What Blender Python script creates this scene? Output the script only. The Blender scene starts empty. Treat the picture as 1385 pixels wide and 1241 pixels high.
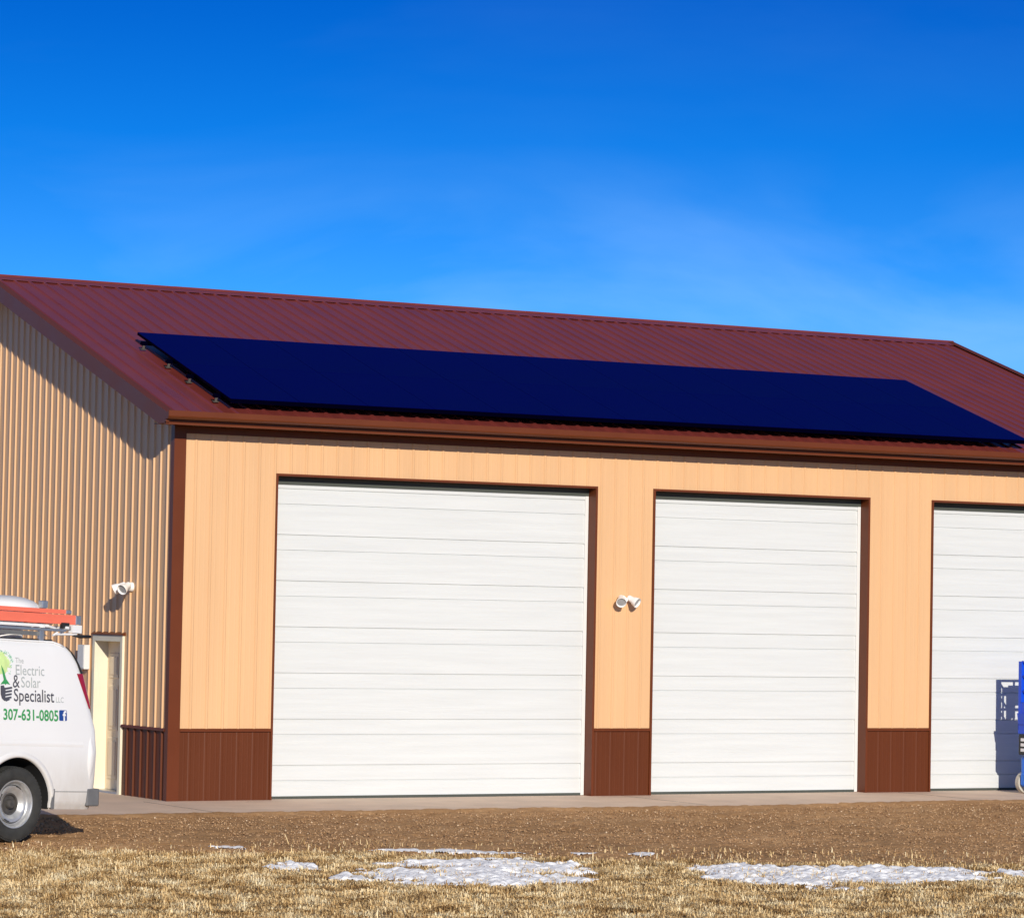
import bpy, bmesh, math, random
import numpy as np
from mathutils import Vector, Matrix, noise
random.seed(7); rng = np.random.default_rng(7)
R = math.radians
C = bpy.context.scene.collection

# ------------------------------------------------------------------ materials
def new_mat(name):
    m = bpy.data.materials.new(name); m.use_nodes = True
    nt = m.node_tree
    return m, nt, nt.nodes['Principled BSDF']

def mat(name, col, rough=.5, metal=0., spec=.5, var=.0, vscale=(1, 1, 1), vs=3., bump=0., bscale=60., ior=None, coat=0., detail=4.):
    """painted / plain surface with uneven tone (dust, wear) and fine relief"""
    m, nt, b = new_mat(name); N = nt.nodes; L = nt.links
    b.inputs['Base Color'].default_value = (*col, 1)
    b.inputs['Roughness'].default_value = rough; b.inputs['Metallic'].default_value = metal
    b.inputs['Specular IOR Level'].default_value = spec
    if ior: b.inputs['IOR'].default_value = ior
    if coat: b.inputs['Coat Weight'].default_value = coat; b.inputs['Coat Roughness'].default_value = .08
    tc = N.new('ShaderNodeTexCoord'); mp = N.new('ShaderNodeMapping'); mp.inputs['Scale'].default_value = vscale
    L.new(tc.outputs['Object'], mp.inputs['Vector'])
    if var:
        n = N.new('ShaderNodeTexNoise'); n.inputs['Scale'].default_value = vs; n.inputs['Detail'].default_value = detail
        L.new(mp.outputs[0], n.inputs['Vector'])
        r = N.new('ShaderNodeValToRGB'); r.color_ramp.elements[0].position = .3; r.color_ramp.elements[1].position = .7
        r.color_ramp.elements[0].color = (*[c*(1-var) for c in col], 1); r.color_ramp.elements[1].color = (*[min(1, c*(1+var)) for c in col], 1)
        L.new(n.outputs['Fac'], r.inputs[0]); L.new(r.outputs[0], b.inputs['Base Color'])
        mr = N.new('ShaderNodeMapRange'); mr.inputs[3].default_value = max(.02, rough-.08); mr.inputs[4].default_value = min(1, rough+.08)
        L.new(n.outputs['Fac'], mr.inputs[0]); L.new(mr.outputs[0], b.inputs['Roughness'])
    if bump:
        n2 = N.new('ShaderNodeTexNoise'); n2.inputs['Scale'].default_value = bscale; n2.inputs['Detail'].default_value = 3
        L.new(mp.outputs[0], n2.inputs['Vector'])
        bp = N.new('ShaderNodeBump'); bp.inputs['Strength'].default_value = bump; bp.inputs['Distance'].default_value = .01
        L.new(n2.outputs['Fac'], bp.inputs['Height']); L.new(bp.outputs[0], b.inputs['Normal'])
    return m

M = {}
M['cream'] = mat('cream_steel', (.680, .410, .205), .42, var=.05, vscale=(1, 1, .12), vs=2.2, bump=.12, bscale=5)
M['brown'] = mat('brown_steel', (.106, .0265, .0070), .45, spec=.22, var=.06, vscale=(1, 1, .2), vs=3, bump=.12, bscale=5)
M['roofm'] = mat('roof_steel', (.190, .034, .027), .30, spec=.75, var=.08, vscale=(1, .15, 1), vs=3, bump=.15, bscale=4)
M['trim'] = mat('brown_trim', (.125, .029, .0075), .42, spec=.25, var=.06, vs=2)
M['door'] = mat('white_door', (.615, .63, .612), .5, var=.035, vscale=(.12, 1, 3), vs=5, bump=.3, bscale=26)
M['vinyl'] = mat('white_vinyl', (.70, .69, .66), .45, var=.02)
M['seal'] = mat('dark_rubber', (.055, .062, .05), .7)
M['casing'] = mat('cream_casing', (.74, .67, .50), .5, var=.03)
M['leaf'] = mat('cream_door_leaf', (.86, .69, .46), .5, var=.04)
M['panel'] = mat('black_solar_glass', (.0002, .0002, .068), .3, spec=.012, var=.06, vs=.8)
M['pframe'] = mat('black_anodised', (.0002, .0002, .006), .4, spec=.02)
M['bracket'] = mat('dull_bracket_metal', (.16, .14, .12), .5, metal=.6)
M['alu'] = mat('aluminium', (.55, .55, .55), .35, metal=.85, var=.06, vs=8)
M['white_paint'] = mat('white_body_paint', (.78, .775, .76), .34, coat=.15, spec=.35, var=.015, vs=1.2)
def road_dirt(m, z0, z1, col, amt):
    nt = m.node_tree; N = nt.nodes; L = nt.links; b = N['Principled BSDF']
    src = b.inputs['Base Color'].links[0].from_socket
    tc = N.new('ShaderNodeTexCoord'); sp_ = N.new('ShaderNodeSeparateXYZ'); L.new(tc.outputs['Object'], sp_.inputs[0])
    n = N.new('ShaderNodeTexNoise'); n.inputs['Scale'].default_value = 3.5; n.inputs['Detail'].default_value = 8; n.inputs['Roughness'].default_value = .7
    mp_ = N.new('ShaderNodeMapping'); mp_.inputs['Scale'].default_value = (1, 1, .35); L.new(tc.outputs['Object'], mp_.inputs[0]); L.new(mp_.outputs[0], n.inputs['Vector'])
    mr = N.new('ShaderNodeMapRange'); mr.inputs[1].default_value = z1; mr.inputs[2].default_value = z0; mr.inputs[3].default_value = 0; mr.inputs[4].default_value = amt; L.new(sp_.outputs['Z'], mr.inputs[0])
    mu_ = N.new('ShaderNodeMath'); mu_.operation = 'MULTIPLY'; mu_.use_clamp = True; nr_ = N.new('ShaderNodeMapRange'); nr_.inputs[1].default_value = .25; nr_.inputs[2].default_value = .7; nr_.inputs[3].default_value = .35; nr_.inputs[4].default_value = 1.3
    L.new(n.outputs['Fac'], nr_.inputs[0]); L.new(mr.outputs[0], mu_.inputs[0]); L.new(nr_.outputs[0], mu_.inputs[1])
    mx = N.new('ShaderNodeMix'); mx.data_type = 'RGBA'; mx.inputs[7].default_value = (*col, 1); L.new(mu_.outputs[0], mx.inputs[0]); L.new(src, mx.inputs[6]); L.new(mx.outputs[2], b.inputs['Base Color'])
road_dirt(M['white_paint'], .35, 1.12, (.42, .36, .28), .55)
M['black_pl'] = mat('black_plastic', (.018, .018, .018), .55)
M['grey_pl'] = mat('grey_plastic', (.14, .14, .14), .5, var=.1, vs=9)
M['tyre'] = mat('tyre_rubber', (.03, .03, .027), .8, var=.25, vs=12, bump=.3, bscale=80)
M['rim'] = mat('silver_steel_rim', (.50, .50, .49), .38, metal=.55, var=.12, vs=14)
M['hub'] = mat('dark_hub', (.06, .055, .05), .55, var=.3, vs=20)
M['well'] = mat('wheel_well_black', (.008, .008, .008), .9)
M['red_lens'] = mat('red_lens', (.33, .006, .008), .15, coat=.5)
M['glass'] = mat('tinted_glass', (.012, .014, .016), .05, spec=.7)
M['red_fg'] = mat('red_fibreglass', (.82, .17, .10), .4, var=.06, vscale=(.2, 1, 1), vs=12)
M['lampw'] = mat('white_lamp_enamel', (.86, .84, .80), .35)
M['lens'] = mat('lamp_lens', (.30, .30, .30), .15, spec=.7)
M['t_grey'] = mat('vinyl_charcoal', (.075, .075, .09), .5)
M['t_lgrey'] = mat('vinyl_pale_grey', (.40, .43, .42), .5)
M['t_green'] = mat('vinyl_green', (.045, .30, .09), .5)
M['t_pale'] = mat('vinyl_pale_green', (.62, .80, .32), .5, var=.12, vs=9)
M['t_mid'] = mat('vinyl_mid_green', (.30, .58, .40), .5)
M['t_blue'] = mat('vinyl_blue', (.01, .055, .26), .5)
M['t_white'] = mat('vinyl_white', (.8, .8, .8), .5)
M['blue'] = mat('blue_machine_paint', (.002, .06, .62), .35, var=.08, vs=4)
M['blue2'] = mat('light_blue_paint', (.01, .16, .72), .35, var=.08, vs=4)
M['wheelw'] = mat('pale_non_marking_tyre', (.50, .46, .38), .7, var=.1, vs=9)
M['concrete'] = mat('concrete', (.70, .53, .39), .85, var=.10, vs=1.6, bump=.25, bscale=40, detail=8)

def ground_mat(name, cols, s1, s2, bump, bs, rough=.95, tone=.22):
    m, nt, b = new_mat(name); N = nt.nodes; L = nt.links
    b.inputs['Roughness'].default_value = rough; b.inputs['Specular IOR Level'].default_value = .15
    tc = N.new('ShaderNodeTexCoord')
    n1 = N.new('ShaderNodeTexNoise'); n1.inputs['Scale'].default_value = s1; n1.inputs['Detail'].default_value = 6; n1.inputs['Roughness'].default_value = .65
    n2 = N.new('ShaderNodeTexNoise'); n2.inputs['Scale'].default_value = s2; n2.inputs['Detail'].default_value = 5; n2.inputs['Roughness'].default_value = .7
    for n in (n1, n2): L.new(tc.outputs['Object'], n.inputs['Vector'])
    mx = N.new('ShaderNodeMix'); mx.inputs[0].default_value = .5
    L.new(n1.outputs['Fac'], mx.inputs[2]); L.new(n2.outputs['Fac'], mx.inputs[3])
    r = N.new('ShaderNodeValToRGB'); e = r.color_ramp.elements
    e[0].position = .32; e[0].color = (*cols[0], 1); e[1].position = .68; e[1].color = (*cols[-1], 1)
    for k, c in enumerate(cols[1:-1]):
        q = e.new(.32+.36*(k+1)/(len(cols)-1)); q.color = (*c, 1)
    L.new(mx.outputs[0], r.inputs[0])
    n4 = N.new('ShaderNodeTexNoise'); n4.inputs['Scale'].default_value = .32; n4.inputs['Detail'].default_value = 4; L.new(tc.outputs['Object'], n4.inputs['Vector'])
    m4 = N.new('ShaderNodeMapRange'); m4.inputs[1].default_value = .35; m4.inputs[2].default_value = .65; m4.inputs[3].default_value = 1-tone; m4.inputs[4].default_value = 1.0; L.new(n4.outputs['Fac'], m4.inputs[0])
    v4 = N.new('ShaderNodeVectorMath'); v4.operation = 'SCALE'; L.new(r.outputs[0], v4.inputs[0]); L.new(m4.outputs[0], v4.inputs['Scale']); L.new(v4.outputs[0], b.inputs['Base Color'])
    bp = N.new('ShaderNodeBump'); bp.inputs['Strength'].default_value = bump; bp.inputs['Distance'].default_value = .02
    n3 = N.new('ShaderNodeTexNoise'); n3.inputs['Scale'].default_value = bs; n3.inputs['Detail'].default_value = 6
    L.new(tc.outputs['Object'], n3.inputs['Vector']); L.new(n3.outputs['Fac'], bp.inputs['Height']); L.new(bp.outputs[0], b.inputs['Normal'])
    return m
M['gravel'] = ground_mat('gravel', [(.30, .155, .064), (.50, .28, .125), (.68, .42, .21)], .8, 22, .6, 45)
M['soil'] = ground_mat('straw_soil', [(.30, .19, .085), (.52, .36, .17), (.74, .55, .30)], .7, 14, .8, 30)
M['snow'] = ground_mat('snow', [(.95, .94, .93), (.98, .97, .96)], 2, 10, .5, 30, .5, 0)

def island_mat(name, stops, rough=.8, patch=None):
    """each blade or stone takes its own colour (random per island)"""
    m, nt, b = new_mat(name); N = nt.nodes; L = nt.links
    b.inputs['Roughness'].default_value = rough; b.inputs['Specular IOR Level'].default_value = .2
    g = N.new('ShaderNodeNewGeometry'); r = N.new('ShaderNodeValToRGB'); e = r.color_ramp.elements
    e[0].position = stops[0][0]; e[0].color = (*stops[0][1], 1); e[1].position = stops[-1][0]; e[1].color = (*stops[-1][1], 1)
    for p, c in stops[1:-1]: q = e.new(p); q.color = (*c, 1)
    fac = g.outputs['Random Per Island']
    if patch:
        hf = N.new('ShaderNodeMath'); hf.operation = 'MULTIPLY'; hf.inputs[1].default_value = .5; L.new(fac, hf.inputs[0]); fac = hf.outputs[0]
        tc = N.new('ShaderNodeTexCoord'); n = N.new('ShaderNodeTexNoise'); n.inputs['Scale'].default_value = patch; n.inputs['Detail'].default_value = 5
        L.new(tc.outputs['Object'], n.inputs['Vector'])
        mr = N.new('ShaderNodeMapRange'); mr.inputs[1].default_value = .32; mr.inputs[2].default_value = .68; mr.inputs[3].default_value = -.32; mr.inputs[4].default_value = .82
        L.new(n.outputs['Fac'], mr.inputs[0])
        ad = N.new('ShaderNodeMath'); ad.use_clamp = True; L.new(fac, ad.inputs[0]); L.new(mr.outputs[0], ad.inputs[1]); fac = ad.outputs[0]
    L.new(fac, r.inputs[0]); L.new(r.outputs[0], b.inputs['Base Color'])
    return m
M['blade'] = island_mat('dry_grass_blade', [(0, (.27, .145, .05)), (.25, (.60, .38, .155)), (.6, (.90, .66, .33)), (1, (.97, .82, .52))], .75, patch=2.6)
M['stone'] = island_mat('gravel_stone', [(0, (.24, .13, .06)), (.6, (.44, .27, .14)), (.96, (.58, .38, .21)), (1, (.78, .60, .40))], .9)

# ------------------------------------------------------------------ object helpers
def tag(o, label=None, cat=None, group=None, kind=None):
    if label: o['label'] = label
    if cat: o['category'] = cat
    if group: o['group'] = group
    if kind: o['kind'] = kind
    return o

def empty(name, loc=(0, 0, 0), rz=0., parent=None):
    o = bpy.data.objects.new(name, None); C.objects.link(o); o.location = loc; o.rotation_euler = (0, 0, rz)
    o.empty_display_size = .2
    if parent: o.parent = parent
    return o

class MB:
    def __init__(s): s.v = []; s.f = []; s.m = []; s.mats = []
    def mi(s, m):
        if m not in s.mats: s.mats.append(m)
        return s.mats.index(m)
    def face(s, pts, m):
        b = len(s.v); s.v += [tuple(p) for p in pts]; s.f.append(tuple(range(b, b+len(pts)))); s.m.append(s.mi(m))
    def mesh(s, vs, fs, m):
        b = len(s.v); s.v += [tuple(p) for p in vs]; k = s.mi(m)
        for f in fs: s.f.append(tuple(i+b for i in f)); s.m.append(k)
    def box(s, x0, y0, z0, x1, y1, z1, m):
        v = [(x0, y0, z0), (x1, y0, z0), (x1, y1, z0), (x0, y1, z0), (x0, y0, z1), (x1, y0, z1), (x1, y1, z1), (x0, y1, z1)]
        s.mesh(v, [(0, 3, 2, 1), (4, 5, 6, 7), (0, 1, 5, 4), (1, 2, 6, 5), (2, 3, 7, 6), (3, 0, 4, 7)], m)
    def prism(s, poly, axis, a0, a1, m):
        """poly: 2D points; axis the extrusion axis, remaining axes in order"""
        n = len(poly); vs = []
        for a in (a0, a1):
            for p in poly:
                q = list(p); q.insert('xyz'.index(axis), a); vs.append(q)
        fs = [tuple(range(n))[::-1], tuple(range(n, 2*n))]+[(i, (i+1) % n, n+(i+1) % n, n+i) for i in range(n)]
        s.mesh(vs, fs, m)
    def tube(s, pts, r, m, n=8, cap=True):
        pts = [Vector(p) for p in pts]; rings = []
        rs = r if isinstance(r, (list, tuple)) else [r]*len(pts)
        for i, p in enumerate(pts):
            d = (pts[min(i+1, len(pts)-1)]-pts[max(i-1, 0)]).normalized()
            a = d.orthogonal().normalized() if i == 0 else (a-d*a.dot(d)).normalized()
            b2 = d.cross(a)
            rings.append([p+(a*math.cos(2*math.pi*k/n)+b2*math.sin(2*math.pi*k/n))*rs[i] for k in range(n)])
        vs = [q for g in rings for q in g]
        fs = [(i*n+k, i*n+(k+1) % n, (i+1)*n+(k+1) % n, (i+1)*n+k) for i in range(len(pts)-1) for k in range(n)]
        if cap: fs += [tuple(range(n))[::-1], tuple(range((len(pts)-1)*n, len(pts)*n))]
        s.mesh(vs, fs, m)
    def lathe(s, prof, m, n=40, mtx=None, closed=False):
        """prof (r, h) about local z; mtx places it"""
        mtx = mtx or Matrix(); vs = []
        for r, h in prof:
            for k in range(n):
                a = 2*math.pi*k/n; vs.append(mtx @ Vector((r*math.cos(a), r*math.sin(a), h)))
        fs = [(i*n+k, i*n+(k+1) % n, (i+1)*n+(k+1) % n, (i+1)*n+k) for i in range(len(prof)-1) for k in range(n)]
        s.mesh(vs, fs, m)
    def build(s, name, parent=None, smooth=False, bevel=0., autosmooth=False, matrix=None):
        me = bpy.data.meshes.new(name); me.from_pydata(s.v, [], s.f); me.update()
        for m in s.mats: me.materials.append(m)
        me.polygons.foreach_set('material_index', s.m)
        if smooth or autosmooth:
            me.polygons.foreach_set('use_smooth', [True]*len(me.polygons))
        o = bpy.data.objects.new(name, me); C.objects.link(o)
        if bevel or autosmooth:
            bm = bmesh.new(); bm.from_mesh(me); bmesh.ops.remove_doubles(bm, verts=bm.verts, dist=1e-5)
            bmesh.ops.recalc_face_normals(bm, faces=bm.faces); bm.to_mesh(me); bm.free()
        if bevel:
            md = o.modifiers.new('bevel', 'BEVEL'); md.width = bevel; md.segments = 2; md.limit_method = 'ANGLE'; md.angle_limit = R(40)
        if autosmooth: me.set_sharp_from_angle(angle=R(38))
        if parent: o.parent = parent
        return o

def copy_tree(o, parent=None):
    c = o.copy(); C.objects.link(c); c.parent = parent
    for ch in list(o.children): copy_tree(ch, c)
    return c

# ------------------------------------------------------------------ measured layout (metres)
PITCH = .2286
D1L, D1R, D2L, D2R, D3L, D3R = 1.478, 6.370, 7.348, 11.014, 12.192, 15.858
BL, D, D2 = 16.91, 12.565, 6.2825
DH, WH = 4.262, .897
OE, OG = .448, .352
ZE = 4.985; SL = .3415
def zr(y):                       # roof pan height
    yy = y if y <= D2 else D-y
    return ZE+SL*(yy+OE)
XS, YS = .296, .209

def rib_breaks(t0, t1, phase, h=.021, hb=.023, ht=.011, minor=True):
    """(t, offset) list of the 9-inch ribbed panel between t0 and t1"""
    pts = []
    k0 = math.floor((t0-phase)/PITCH)-1; k1 = math.ceil((t1-phase)/PITCH)+1
    for k in range(k0, k1+1):
        c = phase+k*PITCH
        pts += [(c-hb, 0), (c-ht, h), (c+ht, h), (c+hb, 0)]
        if minor:
            for q in (1/3, 2/3):
                d = c+PITCH*q; pts += [(d-.012, 0), (d-.005, .0009), (d+.005, .0009), (d+.012, 0)]
    pts.sort()
    def off(t):
        for a, b in zip(pts, pts[1:]):
            if a[0] <= t <= b[0]: return a[1]+(b[1]-a[1])*(t-a[0])/max(1e-9, b[0]-a[0])
        return 0
    return [(t0, off(t0))]+[p for p in pts if t0+1e-4 < p[0] < t1-1e-4]+[(t1, off(t1))]

def wall_strip(mb, t0, t1, zlo, zhi, phase, place, m, h=.020):
    """place(t, off, z) -> point"""
    br = rib_breaks(t0, t1, phase, h=h)
    lo = zlo if callable(zlo) else (lambda t: zlo); hi = zhi if callable(zhi) else (lambda t: zhi)
    for (a, oa), (b, ob) in zip(br, br[1:]):
        mb.face([place(a, oa, lo(a)), place(b, ob, lo(b)), place(b, ob, hi(b)), place(a, oa, hi(a))], m)

FRONT = lambda t, o, z: (t, -o, z)
SIDE = lambda t, o, z: (-o, t, z)
RIGHT = lambda t, o, z: (BL+o, t, z)
BACK = lambda t, o, z: (t, D+o, z)

# ------------------------------------------------------------------ the workshop building
bld = empty('metal_workshop', (0, 0, 0))
tag(bld, 'tan and brown ribbed steel workshop with three tall white garage doors and maroon roof', 'building')
CT = .145
# front wall
w = MB()
wall_strip(w, CT, BL-CT, DH, zr(0)-.02, XS, FRONT, M['cream'], .014)
for a, b in ((CT, D1L), (D1R, D2L), (D2R, D3L), (D3R, BL-CT)): wall_strip(w, a, b, WH+.02, DH, XS, FRONT, M['cream'], .014)
w.build('wall', bld)
for a, b in ((CT, D1L-.03), (D1R+.03, D2L-.03), (D2R+.03, D3L-.03), (D3R+.03, BL-CT)):
    w = MB(); wall_strip(w, a, b, -.05, WH+.02, XS, FRONT, M['brown'], .0035); o = w.build('wainscot', bld)
    w = MB(); w.prism([(0, WH+.040), (-.024, WH+.036), (-.034, WH+.02), (-.034, WH), (-.002, WH)], 'x', a, b, M['trim']); w.build('wainscot_cap', o)
w = MB(); w.box(CT, -.027, 4.765, BL-CT, -.002, 4.86, M['trim']); w.build('frieze_trim', bld)
# side wall with the entry door opening
SDA, SDB, SDH = 1.60, 2.48, 2.03         # clear opening
OA, OB, OH = 1.52, 2.56, 2.115           # casing outer
zs = lambda y: zr(y)-.03
w = MB()
wall_strip(w, .085, OA, WH+.02, zs, YS, SIDE, M['cream'])
wall_strip(w, OA, OB, OH, zs, YS, SIDE, M['cream'])
wall_strip(w, OB, D2, WH+.02, zs, YS, SIDE, M['cream'])
wall_strip(w, D2, D-.085, WH+.02, zs, YS, SIDE, M['cream'])
w.build('wall', bld)
for a, b in ((.085, OA), (OB, D-.085)):
    w = MB(); wall_strip(w, a, b, -.05, WH+.02, YS, SIDE, M['brown']); o = w.build('wainscot', bld)
    w = MB(); w.prism([(0, WH+.040), (-.024, WH+.036), (-.034, WH+.02), (-.034, WH), (-.002, WH)][::-1], 'y', a, b, M['trim']); w.build('wainscot_cap', o)
# far sides (unseen from the front but closing the shell)
w = MB(); wall_strip(w, .085, D2, WH+.02, zs, YS, RIGHT, M['cream']); wall_strip(w, D2, D-.085, WH+.02, zs, YS, RIGHT, M['cream'])
wall_strip(w, .085, D-.085, -.05, WH+.02, YS, RIGHT, M['brown']); w.build('wall', bld)
w = MB(); wall_strip(w, CT, BL-CT, WH+.02, zr(D)-.02, XS, BACK, M['cream']); wall_strip(w, CT, BL-CT, -.05, WH+.02, XS, BACK, M['brown']); w.build('wall', bld)
# corner trims (bent L sheets)
for cx, cy, sx, sy in ((0, 0, -1, -1), (BL, 0, 1, -1), (0, D, -1, 1), (BL, D, 1, 1)):
    w = MB(); p = .024
    x1, y1 = cx-sx*CT, cy-sy*.085
    poly = [(cx+sx*p, cy+sy*p), (x1, cy+sy*p), (x1, cy-sy*.004), (cx-sx*.004, cy-sy*.004), (cx-sx*.004, y1), (cx+sx*p, y1)]
    w.prism(poly, 'z', -.05, 4.862, M['trim'])
    w.build('corner_trim', bld)

# garage doors
GROOVES = [.236+.61*k for k in range(7)]+[.44+.61*k for k in range(7)]
GROOVES = sorted(g for g in GROOVES if g < 4.2)
def garage_door(x0, x1):
    RD = .20
    d = MB(); xa, xb = x0+.055, x1-.055
    # leaf profile in (y, z): wide bands slightly sunk, V grooves at joints
    prof = []; z = .035; gs = GROOVES; lev = RD-.018
    prof.append((lev, .035))
    for g in gs:
        dep = .010
        prof += [(lev, g-.009), (lev+dep+.003, g-.006), (lev+dep+.003, g+.006), (lev-.003, g+.008)]
    prof += [(lev, DH-.02)]; prof = [(y+(.004 if any(0 <= g-z < .2 and abs(((g-.44)/.61) % 1) < .02 for g in gs) else 0), z) for y, z in prof]
    nx = 12
    for i in range(nx):
        a = xa+(xb-xa)*i/nx; b = xa+(xb-xa)*(i+1)/nx
        for (ya, za), (yb, zb) in zip(prof, prof[1:]):
            d.face([(a, ya, za), (b, ya, za), (b, yb, zb), (a, yb, zb)], M['door'])
    o = d.build('garage_door', bld)
    for q0 in (x0+.004, x1-.056):
        s = MB(); s.box(q0, RD-.035, .004, q0+.052, RD-.004, DH-.106, M['vinyl']); s.build('door_stop', o, bevel=.004)
    s = MB(); s.box(xa, RD-.03, .0, xb, RD-.008, .036, M['seal']); s.build('weather_seal', o)
    s = MB(); s.box(x0+.004, RD-.034, DH-.105, x1-.004, RD-.004, DH-.002, M['seal']); s.build('weather_seal', o)  # head seal, made taller and darker to carry the header's shadow band
    j = MB()        # brown lining of the opening and its thin face trim
    j.box(x0-.03, -.026, -.02, x0, RD+.02, DH+.03, M['trim']); j.box(x1, -.026, -.02, x1+.03, RD+.02, DH+.03, M['trim'])
    j.box(x0, -.026, DH, x1, RD+.02, DH+.03, M['trim'])
    j.build('door_jamb', o)
for a, b in ((D1L, D1R), (D2L, D2R), (D3L, D3R)): garage_door(a, b)

# entry door in the side wall
dr = MB(); XD = .165
dr.box(XD, SDA, .03, XD+.045, SDB, SDH, M['leaf'])
# raised panels on the leaf
for ya, yb in ((SDA+.10, SDA+.40), (SDA+.48, SDA+.78)):
    for za, zb in ((.18, .72), (.84, 1.42), (1.54, 1.86)):
        dr.prism([(XD-.012, za), (XD-.012, zb), (XD-.0005, zb+.02), (XD-.0005, za-.02)], 'y', ya, yb, M['leaf'])
        dr.box(XD-.022, ya+.035, za+.04, XD-.004, yb-.035, zb-.04, M['leaf'])
ed = dr.build('entry_door', bld, bevel=.003)
h = MB(); h.tube([(XD, SDA+.08, .98), (XD-.055, SDA+.08, .98)], .014, M['alu']); h.tube([(XD-.05, SDA+.08, .98), (XD-.05, SDA+.20, .985)], .010, M['alu'])
h.build('handle', ed)
h = MB(); h.tube([(XD, SDA+.08, 1.12), (XD-.02, SDA+.08, 1.12)], .026, M['alu'], 16); h.build('deadbolt', ed)
f = MB()
f.box(-.032, OA, -.01, XD+.05, SDA, OH, M['casing']); f.box(-.032, SDB, -.01, XD+.05, OB, OH, M['casing']); f.box(-.032, SDA, SDH, XD+.05, SDB, OH, M['casing'])
f.build('frame', ed, bevel=.004)
f = MB(); f.box(-.03, SDA, -.005, XD+.04, SDB, .028, M['alu']); f.build('sill', ed)
f = MB(); f.prism([(0, OH+.045), (-.048, OH+.012), (-.048, OH+.001), (0, OH+.001)], 'y', OA-.03, OB+.03, M['trim']); f.build('drip_cap', ed)

# roof
rf = MB()
br = rib_breaks(-OG+.01, BL+OG-.01, XS, minor=False)
for (a, oa), (b, ob) in zip(br, br[1:]):
    for y0, y1 in ((-OE-.03, D2), (D2, D+OE+.03)):
        rf.face([(a, y0, zr(y0)+oa), (b, y0, zr(y0)+ob), (b, y1, zr(y1)+ob), (a, y1, zr(y1)+oa)], M['roofm'])
    # cut edge of the sheet at the eave
    y0 = -OE-.03; rf.face([(a, y0, zr(y0)-.006), (b, y0, zr(y0)-.006), (b, y0, zr(y0)+ob), (a, y0, zr(y0)+oa)], M['roofm'])
rf.face([(-OG+.01, -OE, zr(-OE)-.012), (BL+OG-.01, -OE, zr(-OE)-.012), (BL+OG-.01, D2, zr(D2)-.012), (-OG+.01, D2, zr(D2)-.012)], M['roofm'])
rf.face([(-OG+.01, D+OE, zr(D+OE)-.012), (BL+OG-.01, D+OE, zr(D+OE)-.012), (BL+OG-.01, D2, zr(D2)-.012), (-OG+.01, D2, zr(D2)-.012)], M['roofm'])
roof = rf.build('roof', bld)
# screws along the ribs are too small to see; ridge cap bent over the ribs, gaps between ribs left open
rc = MB(); t = .0215
zt = lambda y: zr(y)+t
Wc = .20
poly = [(D2-Wc, zt(D2-Wc)-.004), (D2-Wc, zt(D2-Wc)), (D2-.03, zt(D2-.03)+.004), (D2, zt(D2)+.022), (D2+.03, zt(D2+.03)+.004), (D2+Wc, zt(D2+Wc)), (D2+Wc, zt(D2+Wc)-.004),
        (D2+Wc-.004, zt(D2+Wc)-.004), (D2+Wc-.004, zt(D2+Wc)-.003), (D2, zt(D2)), (D2-Wc+.004, zt(D2-Wc)-.003), (D2-Wc+.004, zt(D2-Wc)-.004)]
# split the long cap into lapped 3 m lengths
x = -OG-.01; k = 0
while x < BL+OG:
    x2 = min(x+3.05, BL+OG+.01); dz = .0015*(k % 2)
    rc.prism([(a, b+dz) for a, b in poly], 'x', x, x2, M['roofm']); x = x2; k += 1
rc.build('ridge_cap', roof)
# rake trims and fascias on both gables
def rake(xo, sgn):
    w = MB(); xi = xo-sgn*.045
    def seg(ya, yb, dlo=.19):
        za_lo, zb_lo = max(4.862, zr(ya)-dlo), max(4.862, zr(yb)-dlo)
        A = [(xo, ya, za_lo), (xo, yb, zb_lo), (xo, yb, zr(yb)+.034), (xo, ya, zr(ya)+.034)]
        B = [(xi, ya, za_lo), (xi, yb, zb_lo), (xi, yb, zr(yb)+.034), (xi, ya, zr(ya)+.034)]
        w.mesh(A+B, [(0, 1, 2, 3), (7, 6, 5, 4), (0, 4, 5, 1), (3, 2, 6, 7), (1, 5, 6, 2), (0, 3, 7, 4)], M['trim'])
        xt = xo-sgn*.13
        w.mesh([(xi, ya, zr(ya)+.030), (xi, yb, zr(yb)+.030), (xt, yb, zr(yb)+.026), (xt, ya, zr(ya)+.026),
                (xi, ya, zr(ya)+.034), (xi, yb, zr(yb)+.034), (xt, yb, zr(yb)+.030), (xt, ya, zr(ya)+.030)],
               [(0, 1, 2, 3), (4, 7, 6, 5), (2, 6, 7, 3), (0, 4, 5, 1)], M['trim'])
    y0 = -OE-.035; yk = (4.862+.19-ZE)/SL-OE
    seg(y0, yk); seg(yk, D2); seg(D2, D-yk); seg(D-yk, D-y0)
    # shallow hemmed line along the fascia
    w.build('rake_trim', roof)
    s = MB(); xw = 0 if sgn < 0 else BL
    for ya, yb in ((0, D2), (D2, D)):
        s.face([(xi, ya, max(4.87, zr(ya)-.175)), (xi, yb, max(4.87, zr(yb)-.175)), (xw, yb, max(4.87, zr(yb)-.175)), (xw, ya, max(4.87, zr(ya)-.175))], M['trim'])
    s.build('soffit', roof)
rake(-OG, -1); rake(BL+OG, 1)
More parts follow.
